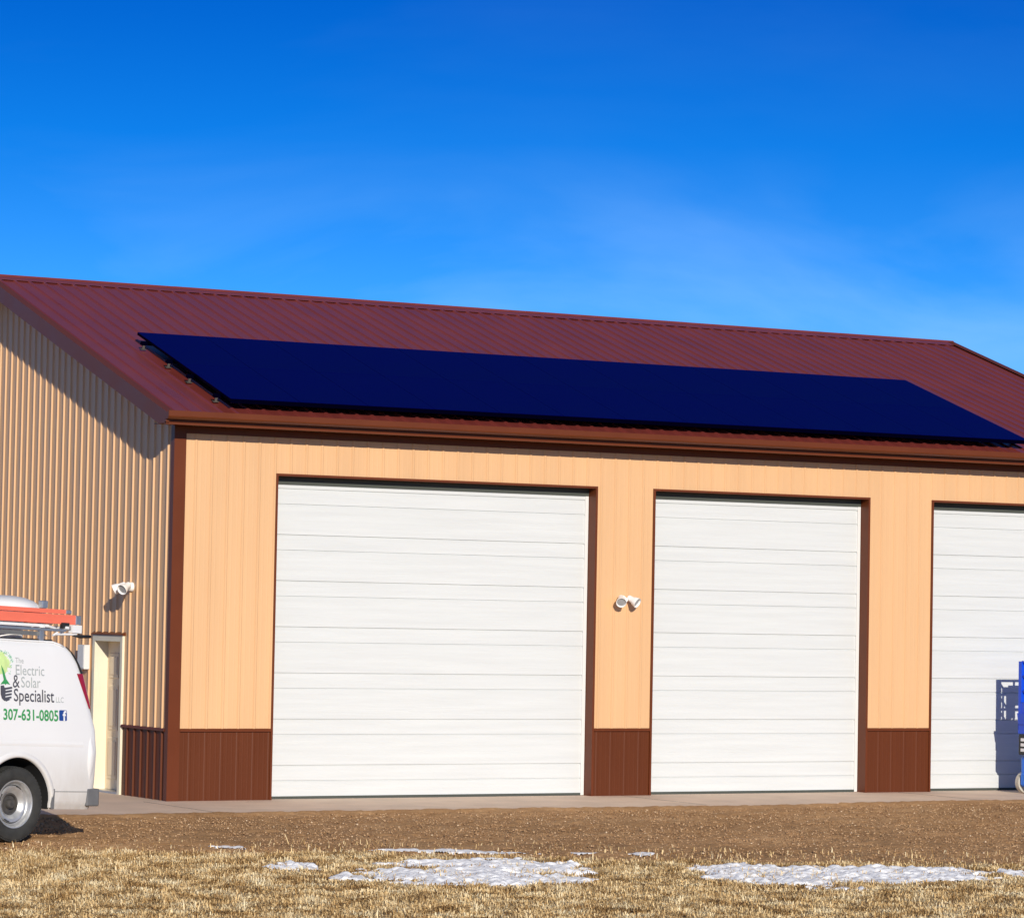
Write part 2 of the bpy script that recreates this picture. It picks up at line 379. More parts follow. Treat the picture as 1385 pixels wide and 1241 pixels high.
def eave(yo, sgn, gut):
    Y = lambda d: yo+sgn*d       # outward distance from fascia line
    f = MB()
    f.prism([(Y(0), 4.846), (Y(0), 4.99), (Y(-.02), 4.99), (Y(-.02), 4.846)], 'x', -OG+.046, BL+OG-.046, M['trim'])
    f.prism([(Y(.035), 4.846), (Y(.035), 4.872), (Y(.0005), 4.882), (Y(.0005), 4.846)], 'x', -OG, BL+OG, M['trim'])
    f.build('fascia', roof)
    s = MB(); s.prism([(Y(-.02), 4.866), (Y(-.02), 4.875), (Y(-OE), 4.875), (Y(-OE), 4.866)], 'x', -OG+.046, BL+OG-.046, M['trim']); s.build('soffit', roof)
    if gut:
        g = MB(); P = [(.004, 4.915), (.088, 4.912), (.122, 4.935), (.130, 4.950), (.130, 5.020), (.112, 5.020), (.112, 5.014), (.124, 5.012), (.124, 4.955), (.085, 4.92), (.010, 4.923), (.010, 4.985), (.004, 4.985)]
        g.prism([(Y(a), b) for a, b in P], 'x', -OG+.001, BL+OG, M['trim'])
        for xa_ in (-OG-.004, BL+OG):
            g.prism([(Y(a), b) for a, b in [(.006, 4.917), (.087, 4.914), (.121, 4.937), (.128, 4.952), (.128, 5.018), (.006, 4.99)]], 'x', xa_, xa_+.004, M['trim'])
        g.build('gutter', roof)
eave(-OE, -1, True); eave(D+OE, 1, True)

# ------------------------------------------------------------------ solar array: 2 rows of 13
arr = empty('solar_array', (.66, -.19, zr(-.19)))
tag(arr, 'long black two-row solar array mounted above the lower half of the maroon roof', 'solar panels')
ang = math.atan(SL); arr.rotation_euler = (ang, 0, 0)
PW, PH, GAP, ST = 1.004, 1.649, .005, .13
def solar_panel():
    g = MB(); g.box(.0015, .0015, ST+.0335, PW-.0015, PH-.0015, ST+.0385, M['panel']); o = g.build('solar_panel', arr)
    f = MB()
    for a in ((0, 0, PW, .012), (0, PH-.012, PW, PH), (0, .012, .012, PH-.012), (PW-.012, .012, PW, PH-.012)):
        f.box(a[0], a[1], ST, a[2], a[3], ST+.033, M['pframe'])
    f.build('frame', o); return o
p0 = solar_panel(); first = True
for r_ in range(2):
    for c_ in range(13):
        p = p0 if first else copy_tree(p0, arr); first = False
        p.location = (c_*(PW+GAP), r_*(PH+GAP), 0)
W13 = 13*(PW+GAP)
for yy in (.36, 1.28, 2.02, 2.94):
    q = MB(); q.box(-.085, yy-.02, ST-.05, W13+.06, yy+.02, ST-.002, M['pframe']); q.build('rail', arr)
    for k in range(11):
        xx = -.055+k*(W13+.01)/10; q = MB(); q.box(xx, yy-.012, .026, xx+.033, yy+.012, ST-.050, M['bracket']); q.box(xx-.025, yy-.03, .019, xx+.055, yy+.03, .0265, M['bracket']); q.build('bracket', arr)
q = MB(); q.box(0, -.012, .11, W13-GAP, -.002, ST+.036, M['pframe']); q.build('array_edge_strip', arr)  # black strip along the array's lower edge, covering the frame fronts

# ------------------------------------------------------------------ twin floodlights
def floodlight(loc, rz, label):
    """built facing -y"""
    t = empty('floodlight', loc, rz); tag(t, label, 'outdoor light', 'twin floodlights on the workshop walls')
    m = MB(); mt = Matrix.Rotation(R(90), 4, 'X')
    m.lathe([(0, -.01), (.062, -.01), (.062, .018), (.052, .034), (0, .034)], M['lampw'], 24, mt)
    m.tube([(0, -.03, 0), (0, -.10, 0)], .032, M['lampw'], 14)
    m.build('mount', t, autosmooth=True)
    for s in (-1, 1):
        a = MB(); a.tube([(s*.015, -.06, 0), (s*.06, -.085, .012), (s*.078, -.10, .012)], .014, M['lampw'], 10); arm = a.build('arm', t, smooth=True)
        d = Vector((s*.42, -.78, -.46)).normalized(); q = d.to_track_quat('Z', 'Y').to_matrix().to_4x4()
        mt2 = Matrix.Translation(Vector((s*.072, -.085, .022))) @ q
        h = MB(); h.lathe([(0, -.035), (.024, -.033), (.038, -.02), (.043, .02), (.046, .05), (.062, .085), (.070, .12), (.072, .145), (.068, .145), (.064, .12), (0, .112)], M['lampw'], 28, mt2)
        hd = h.build('lamp_head', t, autosmooth=True)
        g = MB(); g.lathe([(.0, .128), (.035, .126), (.063, .1195)], M['lens'], 28, mt2); g.build('lens', hd, smooth=True)
    return t
floodlight((6.83, -.012, 2.725), 0, 'white twin-head floodlight on the tan pillar between the two widest garage doors')
floodlight((-.012, 1.30, 2.765), R(-90), 'white twin-head floodlight on the ribbed side wall above the entry door')

# white utility box on the side wall beside the entry door
ub = MB(); ub.box(-.10, 2.68, 1.64, -.018, 2.92, 1.97, M['vinyl']); ub.box(-.106, 2.695, 1.655, -.1005, 2.905, 1.955, M['vinyl'])
tag(ub.build('utility_box', None, bevel=.006), 'small white box on the side wall behind the van roof, left of the entry door', 'utility box')

# ------------------------------------------------------------------ van
van = empty('cargo_van'); tag(van, 'white cargo van carrying a red ladder on its roof rack, cut off by left edge', 'van')
phi, pit = R(22), R(2)
uu = Vector((math.cos(phi)*math.cos(pit), math.sin(phi)*math.cos(pit), -math.sin(pit)))
yy_ = Vector((-math.sin(phi), math.cos(phi), 0)); ww = uu.cross(yy_)
van.matrix_world = Matrix(((uu.x, yy_.x, ww.x, -4.944), (uu.y, yy_.y, ww.y, -5.484), (uu.z, yy_.z, ww.z, -.004), (0, 0, 0, 1)))
ZR = 2.15
def half_w(z):                                    # side surface, half width at height z
    T = [(.34, .955), (.42, .99), (.53, 1.0), (.95, 1.003), (1.03, .992), (1.2, .985), (1.9, .918), (2.02, .895), (2.09, .865), (2.13, .82), (2.15, .76)]
    if z <= T[0][0]: return T[0][1]
    for (a, p), (b, q) in zip(T, T[1:]):
        if z <= b: return p+(q-p)*(z-a)/(b-a)
    return T[-1][1]
def u_rear(z):
    T = [(.34, 1.15), (.6, 1.175), (1.0, 1.185), (1.2, 1.165), (1.44, 1.09), (1.8, .985), (1.95, .90), (2.05, .82), (2.11, .74), (2.15, .62), (2.2, .5)]
    if z <= T[0][0]: return T[0][1]
    for (a, p), (b, q) in zip(T, T[1:]):
        if z <= b: return p+(q-p)*(z-a)/(b-a)
    return T[-1][1]
ZL = [.34, .38, .42, .53, .7, .95, 1.0, 1.03, 1.2, 1.44, 1.7, 1.9, 1.98, 2.02, 2.06, 2.09, 2.115, 2.13, 2.142, 2.15]
ROOFV = [.70, .5, .25, 0]
FR_ST = [(-4.50, .98, .80), (-4.46, 1.03, .90), (-4.30, 1.12, .96), (-3.8, 1.22, 1.), (-3.45, 1.30, 1.), (-2.75, 2.08, 1.), (-2.55, 2.13, 1.), (-2.2, 2.15, 1.), (-1.2, 2.15, 1.), (0, 2.15, 1.), (.5, 2.15, 1.)]
rows = []
def section(u, ztop, wsc, delta=None, inset=0.):
    pts = []
    def tz(z): return z if z < .95 else .95+(z-.95)*(ztop-.95)/(2.15-.95)
    half = [(0, .34)]+[(half_w(z)*wsc-inset, z) for z in ZL]+[(v*wsc-inset*.5 if v else 0, 2.15+.035*(1-v/.75)) for v in ROOFV]
    out = []
    for v, z in half:
        if delta is None: uq = u
        else: uq = min(u_rear(z), u_rear(min(z, 2.15)))-delta
        if delta is not None and uq < .5: uq = .5+.001
        out.append((uq, v, tz(z)))
    return out
secs = [section(u, zt_, ws) for u, zt_, ws in FR_ST]
for dl, ins in ((.11, 0), (.06, .006), (.025, .022), (.006, .05), (0, .09)): secs.append(section(0, 2.15, 1, dl, ins))
nh = len(secs[0]); vs, fs = [], []
for s_ in secs:
    ring = [(u, -v, z) for u, v, z in s_]+[(u, v, z) for u, v, z in reversed(s_[1:-1])]
    vs += ring
n = len(ring)
for i in range(len(secs)-1):
    for k in range(n): fs.append((i*n+k, i*n+(k+1) % n, (i+1)*n+(k+1) % n, (i+1)*n+k))
# end caps as strips pairing both sides
for i, flip in ((0, False), (len(secs)-1, True)):
    for k in range(nh-1):
        a, b = i*n+k, i*n+k+1; c, d = i*n+(n-k-1) % n, i*n+(n-k) % n
        q = [a, b, c, d]
        q = list(dict.fromkeys(q))
        if len(q) >= 3: fs.append(tuple(q if flip else q[::-1]))
bm = bmesh.new()
bv = [bm.verts.new(p) for p in vs]
for f_ in fs:
    try: bm.faces.new([bv[i] for i in f_])
    except ValueError: pass
bmesh.ops.remove_doubles(bm, verts=bm.verts, dist=1e-5); bmesh.ops.recalc_face_normals(bm, faces=bm.faces)
me = bpy.data.meshes.new('body'); bm.to_mesh(me); bm.free()
me.materials.append(M['white_paint']); me.materials.append(M['well'])
body = bpy.data.objects.new('body', me); C.objects.link(body)
AX = [(0., .385), (-3.43, .27)]
tmp = []
for (ux, uz), rr in zip(AX, (.505, .50)):
    cm = MB(); mt = Matrix.Translation((ux, 0, uz)) @ Matrix.Rotation(R(90), 4, 'X')
    for s0, s1 in ((.62, 1.3), (-1.3, -.62)):
        nn = 56; ring0 = []
        vs2 = [mt @ Vector((rr*math.cos(2*math.pi*k/nn), rr*math.sin(2*math.pi*k/nn), h)) for h in (s0, s1) for k in range(nn)]
        cm.mesh(vs2, [tuple(range(nn))[::-1], tuple(range(nn, 2*nn))]+[(k, (k+1) % nn, nn+(k+1) % nn, nn+k) for k in range(nn)], M['well'])
    co = cm.build('cutter'); bm = bmesh.new(); bm.from_mesh(co.data); bmesh.ops.recalc_face_normals(bm, faces=bm.faces); bm.to_mesh(co.data); bm.free()
    md = body.modifiers.new('cut', 'BOOLEAN'); md.object = co; md.operation = 'DIFFERENCE'; md.solver = 'EXACT'; tmp.append(co)
bpy.context.view_layer.update()
dg = bpy.context.evaluated_depsgraph_get()
nm = bpy.data.meshes.new_from_object(body.evaluated_get(dg)); body.modifiers.clear()
for co in tmp: bpy.data.objects.remove(co)
body.data = nm; nm.name = 'body'
if len(nm.materials) < 2: nm.materials.append(M['well'])
nm.materials[0] = M['white_paint']; nm.materials[1] = M['well']
for p_ in nm.polygons:
    c = p_.center; inw = False
    for (ux, uz), rr in zip(AX, (.505, .50)):
        if abs(math.hypot(c.x-ux, c.z-uz)) < rr+.003 and abs(c.y) < .99: inw = True
    under = p_.normal.z < -.7 and c.z < .4
    p_.material_index = 1 if (inw or under) else 0; p_.use_smooth = not (inw or under)
nm.set_sharp_from_angle(angle=R(32))
body.parent = van

# arch lips
for (ux, uz), rr in zip(AX, (.505, .50)):
    for s in (-1, 1):
        a = MB(); pts = []
        nn = 40; vs2 = []; fs2 = []
        for k in range(nn+1):
            th = R(-3)+(math.pi+R(6))*k/nn
            for (dr_, dv) in ((-.004, -.03), (-.002, .008), (.018, .014), (.05, .008), (.075, -.012)):
                rr2 = rr+dr_; px_, pz_ = ux+rr2*math.cos(th), uz+rr2*math.sin(th)
                vs2.append((px_, s*(half_w(max(.4, pz_))+dv), pz_))
        for k in range(nn):
            for j in range(4): fs2.append((k*5+j, k*5+j+1, (k+1)*5+j+1, (k+1)*5+j))
        a.mesh(vs2, fs2, M['white_paint']); o = a.build('arch_lip', body, smooth=True)
# lower rear corner trims: mud-flap piece behind the wheel, bumper with grey end caps
for s in (-1, 1):
    a = MB(); a.box(.505, min(s*.99, s*1.008), .345, .548, max(s*.99, s*1.008), .56, M['grey_pl']); a.build('mud_guard', van, bevel=.004)
b_ = MB(); ol = []
pl = [(1.03, -1.008), (1.20, -1.008), (1.245, -.975), (1.265, -.85), (1.265, .85), (1.245, .975), (1.20, 1.008), (1.03, 1.008), (1.03, .9), (1.06, -.0), (1.03, -.9)]
b_.prism(pl, 'z', .375, .565, M['grey_pl'])
bp_ = b_.build('bumper', van, bevel=.015)
b_ = MB(); b_.prism([(1.266, -.70), (1.272, -.70), (1.272, .70), (1.266, .70)], 'z', .40, .545, M['rim']); b_.build('bumper_face', bp_)
# horizontal seam, rocker line and belt crease as thin dark gaps
for ys2 in (-1.0035, .99):
    b_ = MB(); b_.box(.53, ys2, .528, 1.035, ys2+.0135, .533, M['black_pl']); b_.build('seam', body)
for s_ in (-1, 1):
    b_ = MB(); vs2 = []
    for u in (-3.0, -1.5, -.7, 0, .5, .95):
        vs2 += [(u, s_*(half_w(1.065)+.0005), 1.065), (u, s_*(half_w(1.05)+.007), 1.048), (u, s_*(half_w(1.03)+.007), 1.028), (u, s_*(half_w(1.01)+.0005), 1.008)]
    b_.mesh(vs2, [(4*i+j, 4*i+j+1, 4*i+j+5, 4*i+j+4) for i in range(5) for j in range(3)], M['white_paint']); b_.build('body_line', body, smooth=True)
# rear doors, standing proud of the body behind the corner
zz = [.60, .9, 1.1, 1.3, 1.5, 1.7, 1.85, 1.97, 2.05]
b_ = MB()
for sgn in (-1, 1):
    vs2, fs2 = [], []
    for z in zz:
        wv = half_w(z)-.085; ur = u_rear(z)
        for (du, v) in ((-.02, wv), (.032, wv), (.044, wv-.03), (.046, .012), (-.02, .012)): vs2.append((ur+du, sgn*v, z))
    for i in range(len(zz)-1):
        for j in range(4): fs2.append((i*5+j, i*5+j+1, (i+1)*5+j+1, (i+1)*5+j))
    fs2 += [(0, 1, 2, 3, 4), tuple(range((len(zz)-1)*5, len(zz)*5))[::-1]]
    q = MB(); q.mesh(vs2, fs2, M['white_paint']); rd = q.build('rear_door', van, autosmooth=True)
    q = MB(); vs2 = []
    for z in (1.35, 1.5, 1.7, 1.85, 1.93):
        ur = u_rear(z)+.0485; vs2 += [(ur, sgn*(half_w(z)-.17), z), (ur, sgn*.09, z)]
    q.mesh(vs2, [(2*i, 2*i+1, 2*i+3, 2*i+2) for i in range(4)], M['glass']); q.build('window', rd)
    q = MB(); q.tube([(1.168, sgn*.05, 1.05), (1.20, sgn*.05, 1.06), (1.20, sgn*.05, 1.22), (1.15, sgn*.05, 1.23)], .012, M['black_pl']); q.build('handle', rd)
# black pillar strip, tail lights and the moulded recess line on the rear corner
for s in (-1, 1):
    def strip(zs_, w0, w1, m, name, par):
        q = MB(); vs2 = []; zs2 = [zs_[0]+(zs_[1]-zs_[0])*k/12 for k in range(13)]
        for k, z in enumerate(zs2):
            t_ = k/12; wd = w0+(w1-w0)*t_
            ur = u_rear(z)
            vs2 += [(ur-wd, s*(half_w(z)+.003), z), (ur-.045, s*(half_w(z)+.006), z), (ur-.010, s*(half_w(z)-.016), z), (ur+.022, s*(half_w(z)-.055), z)]
        q.mesh(vs2, [(4*i+j, 4*i+j+1, 4*i+j+5, 4*i+j+4) for i in range(12) for j in range(3)], m); return q.build(name, par, smooth=True)
    strip((1.80, 2.085), .062, .045, M['black_pl'], 'pillar_strip', body)
    strip((1.43, 1.80), .060, .125, M['red_lens'], 'tail_light', van)
    q = MB(); vs2 = []          # rounded bulge of the lower rear corner
    for k in range(17):
        z = .64+(1.14-.64)*k/16; e = math.sin(math.pi*k/16)
        for j, (du, dv) in enumerate(((-.175, -.003), (-.155, .003), (-.14, .012), (-.115, .015), (-.09, .010), (-.07, .003), (-.06, -.004))):
            vs2.append((u_rear(z)-.1175+(du+.1175)*(.10+.90*e), s*(half_w(z)+(.0015+dv)*e-.002*(1-e)), z))
    q.mesh(vs2, [(7*i+j, 7*i+j+1, 7*i+j+8, 7*i+j+7) for i in range(16) for j in range(6)], M['white_paint']); q.build('corner_moulding', body, smooth=True)
    # drip gutter along the roof edge
    q = MB(); pts_ = [(u, s*(half_w(2.125)+.012), 2.128) for u in (-2.5, -1.5, -.5, .3, .56)]+[(.64, s*(half_w(2.1)+.008), 2.105), (.70, s*(half_w(2.09)), 2.085)]
    q.tube(pts_, .011, M['white_paint'], 8); q.build('roof_gutter', body, smooth=True)
    q = MB(); pts_ = [(u, s*(half_w(2.14)+.004), 2.147) for u in (-2.5, -1.5, -.5, .3, .6)]
    q.tube(pts_, .008, M['black_pl'], 6); q.build('gutter_seal', body)
# glazing and front details (mostly beyond the picture)
q = MB(); q.face([(-3.40, -.78, 1.37), (-3.40, .78, 1.37), (-2.80, .70, 2.035), (-2.80, -.70, 2.035)], M['glass'])
o = q.build('windshield', van); o.location = (-.012, 0, .01)
for s in (-1, 1):
    q = MB(); vs2 = [(-3.18, 1.36), (-2.32, 1.36), (-2.32, 1.98), (-2.72, 1.98)]
    q.face([(u, s*(half_w(z)+.004), z) for u, z in vs2], M['glass']); q.build('side_window', van)
    q = MB(); q.box(-4.53, min(s*.62, s*.86), .78, -4.46, max(s*.62, s*.86), .96, M['lens']); q.build('headlight', van, bevel=.01)
    q = MB(); q.tube([(-3.05, s*.97, 1.38), (-3.05, s*1.08, 1.40)], .02, M['black_pl']); q.box(-3.12, min(s*1.08, s*1.24), 1.34, -3.02, max(s*1.08, s*1.24), 1.60, M['black_pl']); q.build('side_mirror', van, bevel=.01)
q = MB(); q.prism([(-4.60, -.9), (-4.63, 0), (-4.60, .9), (-4.50, 1.0), (-4.40, 1.0), (-4.40, -1.0), (-4.50, -1.0)], 'z', .36, .62, M['grey_pl']); q.build('bumper', van, bevel=.015)
q = MB(); q.box(-4.53, -.55, .72, -4.49, .55, .96, M['black_pl']); q.build('grille', van, bevel=.006)
# underside: axle, exhaust and inner wheel arch hints
q = MB(); q.tube([(0, -.85, .385), (0, .85, .385)], .05, M['hub'], 12); q.lathe([(0, -.14), (.12, -.1), (.15, 0), (.12, .1), (0, .14)], M['hub'], 20, Matrix.Translation((0, 0, .385)) @ Matrix.Rotation(R(90), 4, 'X')); q.build('rear_axle', van)
q = MB(); q.tube([(.2, .3, .36), (.9, .3, .33), (1.12, .42, .33)], .03, M['hub'], 12); q.box(.72, -.55, .30, .78, -.45, .37, M['hub']); q.build('exhaust', van)
# wheels
def wheel(name):
    t = empty(name, parent=van)
    mt = Matrix.Rotation(R(90), 4, 'X')        # axis along -y (outer face at +h)
    q = MB(); ro = .395
    q.lathe([(.245, -.10), (.29, -.118), (.345, -.122), (.375, -.11), (.390, -.085), (ro, -.04), (ro, .04), (.390, .085), (.375, .110), (.345, .121), (.29, .118), (.262, .108), (.250, .098)], M['tyre'], 64, mt)
    # tread blocks
    for k in range(60):
        a = 2*math.pi*k/60
        for y0, y1, sh in ((-.10, -.055, 0), (-.045, 0, .5), (.005, .05, 0), (.06, .10, .5)):
            a0 = a+sh*2*math.pi/60; a1 = a0+2*math.pi/60*.72; r0, r1 = (ro-.01, ro+.004) if abs(y0+y1)/2 < .06 else (ro-.02, ro-.001)
            vs2 = [mt @ Vector((r*math.cos(b), r*math.sin(b), h_)) for r in (r0, r1) for b, h_ in ((a0, y0), (a1, y0), (a1, y1), (a0, y1))]
            q.mesh(vs2, [(4, 5, 6, 7), (0, 1, 5, 4), (1, 2, 6, 5), (2, 3, 7, 6), (3, 0, 4, 7)], M['tyre'])
    q.build('tyre', t, autosmooth=True)
    q = MB()
    q.lathe([(.246, .085), (.256, .100), (.253, .108), (.243, .107), (.232, .094), (.226, .070), (.214, .055), (.206, .050)], M['rim'], 64, mt)
    q.lathe([(.206, .050), (.203, .030)], M['hub'], 64, mt)
    q.lathe([(.200, .030), (.196, .060), (.188, .072), (.172, .070), (.150, .055), (.128, .030), (.116, .022)], M['rim'], 64, mt)
    q.lathe([(.203, .02), (.10, .005), (.0, .005)], M['hub'], 48, mt)
    q.lathe([(.25, -.1), (.235, -.06), (.21, .0), (.205, .05)], M['rim'], 48, mt)
    rim = q.build('rim', t, autosmooth=True)
    q = MB()
    q.lathe([(.118, .022), (.112, .030), (.098, .026), (.085, -.02), (.082, -.03), (.052, -.03), (.050, .045), (.040, .062), (0, .066)], M['hub'], 40, mt)
    for k in range(8):
        a = 2*math.pi*k/8; c = mt @ Vector((.070*math.cos(a), .070*math.sin(a), -.03)); e2 = mt @ Vector((.070*math.cos(a), .070*math.sin(a), .0))
        q.tube([c, e2], .009, M['rim'], 6)
    q.build('hub', t, autosmooth=True)
    # ventilation slots
    q = MB()
    for k in range(4):
        a0 = R(55)+math.pi/2*k; vs2 = []
        for j in range(7):
            a = a0+R(24)*j/6
            vs2 += [mt @ Vector((.196*math.cos(a), .196*math.sin(a), .0665)), mt @ Vector((.183*math.cos(a), .183*math.sin(a), .0745))]
        q.mesh(vs2, [(2*j, 2*j+1, 2*j+3, 2*j+2) for j in range(6)], M['well'])
    q.build('vent_slot', t)
    return t
w0 = wheel('wheel'); w0.location = (0, -.875, .393)
w1 = copy_tree(w0, van); w1.location = (0, .875, .393); w1.rotation_euler = (0, 0, math.pi)
w2 = copy_tree(w0, van); w2.location = (-3.43, -.87, .277)
w3 = copy_tree(w0, van); w3.location = (-3.43, .87, .277); w3.rotation_euler = (0, 0, math.pi)
# roof rack (under the ladder) : rails, crossbars, feet
rk = empty('roof_rack', parent=van)
q = MB()
for v in (-.80, .80):
    q.box(-2.3, v-.018, 2.245, .78, v+.018, 2.275, M['alu'])
    for u in (-2.1, -1.2, -.34, .42): q.box(u-.03, v-.02, 2.135, u+.03, v+.02, 2.246, M['alu'])
q.build('side_rail', rk, bevel=.004)
for u in (-2.1, -1.2, -.34, .42, .78):
    q = MB(); q.box(u-.022, -.84, 2.276, u+.022, .84, 2.306, M['white_paint']); q.build('crossbar', rk, bevel=.004)
q = MB()
q.box(-1.9, -.815, 2.286, .52, -.785, 2.315, M['white_paint'])                      # white carrier rail beneath the ladder
q.tube([(.50, -.80, 2.30), (.62, -.80, 2.285), (.66, -.80, 2.235), (.60, -.80, 2.20)], .014, M['white_paint'], 8)
q.tube([(.62, -.80, 2.215), (.95, -.80, 2.225)], .013, M['white_paint'], 8)
q.tube([(.70, -.80, 2.225), (.86, -.80, 2.30)], .014, M['alu'], 8); q.tube([(.80, -.80, 2.30), (1.0, -.80, 2.235)], .014, M['alu'], 8)
q.box(.86, -.83, 2.24, 1.0, -.77, 2.325, M['white_paint'])
q.box(.72, -.82, 2.285, .82, -.78, 2.345, M['black_pl'])
q.build('ladder_clamp', rk, autosmooth=True)
q = MB(); q.tube([(.90, -.80, 2.215), (1.0, -.80, 2.205), (1.16, -.80, 2.21)], [.012, .02, .017], M['black_pl'], 8); q.build('clamp_handle', rk, smooth=True)
q = MB()
q.prism([(-1.9, 2.19), (.55, 2.19), (.40, 2.235), (-1.9, 2.235)], 'y', -.79, -.775, M['grey_pl']); q.build('wind_panel', rk)
# equipment on the far side of the roof: round white fan vent
q = MB()
q.lathe([(.22, 2.15), (.22, 2.46), (.36, 2.475), (.375, 2.49), (.36, 2.525), (.31, 2.565), (.22, 2.60), (.10, 2.617), (0, 2.62)], M['white_paint'], 48, Matrix.Translation((.37, -.22, 0)) @ Matrix.Diagonal((1.12, 1.12, 1, 1)))
q.build('roof_vent', van, autosmooth=True)
q = MB(); q.box(.60, -.62, 2.31, .64, -.58, 2.50, M['alu']); q.box(.585, -.635, 2.495, .665, -.565, 2.575, M['alu']); q.build('rack_post', van, bevel=.006)

# extension ladder lying on the rack (rests there: its own thing)
lad = empty('extension_ladder'); lad.matrix_world = van.matrix_world.copy()
tag(lad, 'red fibreglass extension ladder lying on the roof rack of the white van', 'ladder')
def ladder_rails(u0, u1, z0, z1, vs_, nrung, par, name):
    g = empty(name, parent=par)
    for v in vs_:
        q = MB(); t_ = .006; s = 1 if v > -.6 else -1      # C channel, flanges inward
        q.box(u0, v-.003, z0, u1, v+.003, z1, M['red_fg'])
        q.box(u0, min(v, v-s*.03), z0, u1, max(v, v-s*.03), z0+.005, M['red_fg']); q.box(u0, min(v, v-s*.03), z1-.005, u1, max(v, v-s*.03), z1, M['red_fg'])
        q.build('rail', g)
        q = MB(); q.box(u1-.002, v-.014, z0+.002, u1+.075, v+.02, z1-.004, M['alu']); q.build('end_cap', g, bevel=.006)
    for k in range(nrung):
        u = u0+.15+(u1-u0-.3)*k/(nrung-1); q = MB(); q.tube([(u, vs_[0]+.004, (z0+z1)/2), (u, vs_[1]-.004, (z0+z1)/2)], .016, M['alu'], 8); q.build('rung', g)
ladder_rails(-3.1, .935, 2.330, 2.432, (-.79, -.36), 13, lad, 'base_section')
ladder_rails(-2.9, .80, 2.440, 2.486, (-.775, -.375), 12, lad, 'fly_section')

# writing and logo on the van side
def side_pt(u, z, lift=.004): return (u, -(half_w(z)+lift), z)
def text_decal(s, u0, u1, z0, z1, m, name='lettering', bold=0., ch=None):
    cu = bpy.data.curves.new('t', 'FONT'); cu.body = s; cu.resolution_u = 3; cu.offset = bold
    to = bpy.data.objects.new('t', cu); C.objects.link(to); bpy.context.view_layer.update()
    me_ = bpy.data.meshes.new_from_object(to.evaluated_get(bpy.context.evaluated_depsgraph_get()))
    bpy.data.objects.remove(to)
    bmm = bmesh.new(); bmm.from_mesh(me_); bmesh.ops.triangulate(bmm, faces=bmm.faces)
    xs_ = [v.co.x for v in bmm.verts]; x0, x1 = min(xs_), max(xs_)
    H = ch or .69                                  # cap height of the font at size 1
    for v in bmm.verts:
        u = u0+(v.co.x-x0)/(x1-x0)*(u1-u0); z = z0+v.co.y/H*(z1-z0); v.co = side_pt(u, z)
    bmm.to_mesh(me_); bmm.free(); me_.materials.clear(); me_.materials.append(m); me_.name = name
    o_ = bpy.data.objects.new(name, me_); C.objects.link(o_); o_.parent = van; return o_
text_decal('The', -.043, .076, 1.885, 1.943, M['t_lgrey'])
text_decal('Electric', -.040, .376, 1.760, 1.868, M['t_lgrey'])
text_decal('&', -.085, .014, 1.625, 1.762, M['t_grey'])
text_decal('Solar', .036, .318, 1.630, 1.742, M['t_lgrey'])
text_decal('Specialist', -.072, .515, 1.482, 1.612, M['t_grey'], bold=.008)
text_decal('LLC', .542, .655, 1.482, 1.540, M['t_lgrey'])
text_decal('307-631-0805', -.226, .572, 1.284, 1.396, M['t_green'], bold=.022)
q = MB(); n_ = 8; sq = []
cx_, cz_, hs_, rc_ = .643, 1.345, .057, .012
for ax, az, a0 in ((1, 1, 0), (-1, 1, 90), (-1, -1, 180), (1, -1, 270)):
    for j in range(4):
        a = R(a0+30*j); sq.append(side_pt(cx_+ax*(hs_-rc_)+rc_*math.cos(a), cz_+az*(hs_-rc_)+rc_*math.sin(a)))
q.face(sq, M['t_blue']); sqo = q.build('emblem_square', van)
o_ = text_decal('f', .636, .690, 1.290, 1.392, M['t_white'], bold=.03); o_.parent = sqo
for v in o_.data.vertices: v.co.y -= .002
# tree and bulb emblem
q = MB(); tc_ = (-.245, 1.875)
ring = []
for k in range(40):
    a = 2*math.pi*k/40; r_ = .105+.012*math.sin(5*a+1)+random.uniform(-.006, .006); ring.append(side_pt(tc_[0]+r_*math.cos(a)*1.05, tc_[1]+r_*math.sin(a)*1.1, .003))
for k in range(40): q.face([side_pt(*tc_, .003), ring[k], ring[(k+1) % 40]], M['t_pale'])
for k in range(120):
    a = random.uniform(0, 2*math.pi); r_ = random.uniform(.095, .170)
    if math.sin(a) < -.72 and r_ > .12: continue
    px_, pz_ = tc_[0]+r_*math.cos(a), tc_[1]+r_*math.sin(a)*.95; s_ = random.uniform(.006, .013); rt = random.uniform(0, 6.28)
    q.face([side_pt(px_+s_*1.5*math.cos(rt), pz_+s_*1.5*math.sin(rt), .004), side_pt(px_-s_*.6*math.sin(rt), pz_+s_*.6*math.cos(rt), .004), side_pt(px_-s_*1.5*math.cos(rt), pz_-s_*1.5*math.sin(rt), .004), side_pt(px_+s_*.6*math.sin(rt), pz_-s_*.6*math.cos(rt), .004)], M['t_mid'] if r_ > .13 else M['t_pale'])
q.face([side_pt(-.252, 1.86, .0055), side_pt(-.215, 1.70, .0055), side_pt(-.265, 1.652, .0055), side_pt(-.205, 1.660, .0055), side_pt(-.190, 1.648, .0055), side_pt(-.175, 1.662, .0055), side_pt(-.125, 1.652, .0055), side_pt(-.178, 1.71, .0055), side_pt(-.212, 1.80, .0055)], M['t_green'])
q.build('tree_emblem', van)
q = MB()
q.face([side_pt(-.262, 1.638), side_pt(-.215, 1.644), side_pt(-.19, 1.60), side_pt(-.195, 1.50), side_pt(-.205, 1.476), side_pt(-.245, 1.505), side_pt(-.262, 1.55)], M['t_grey'])
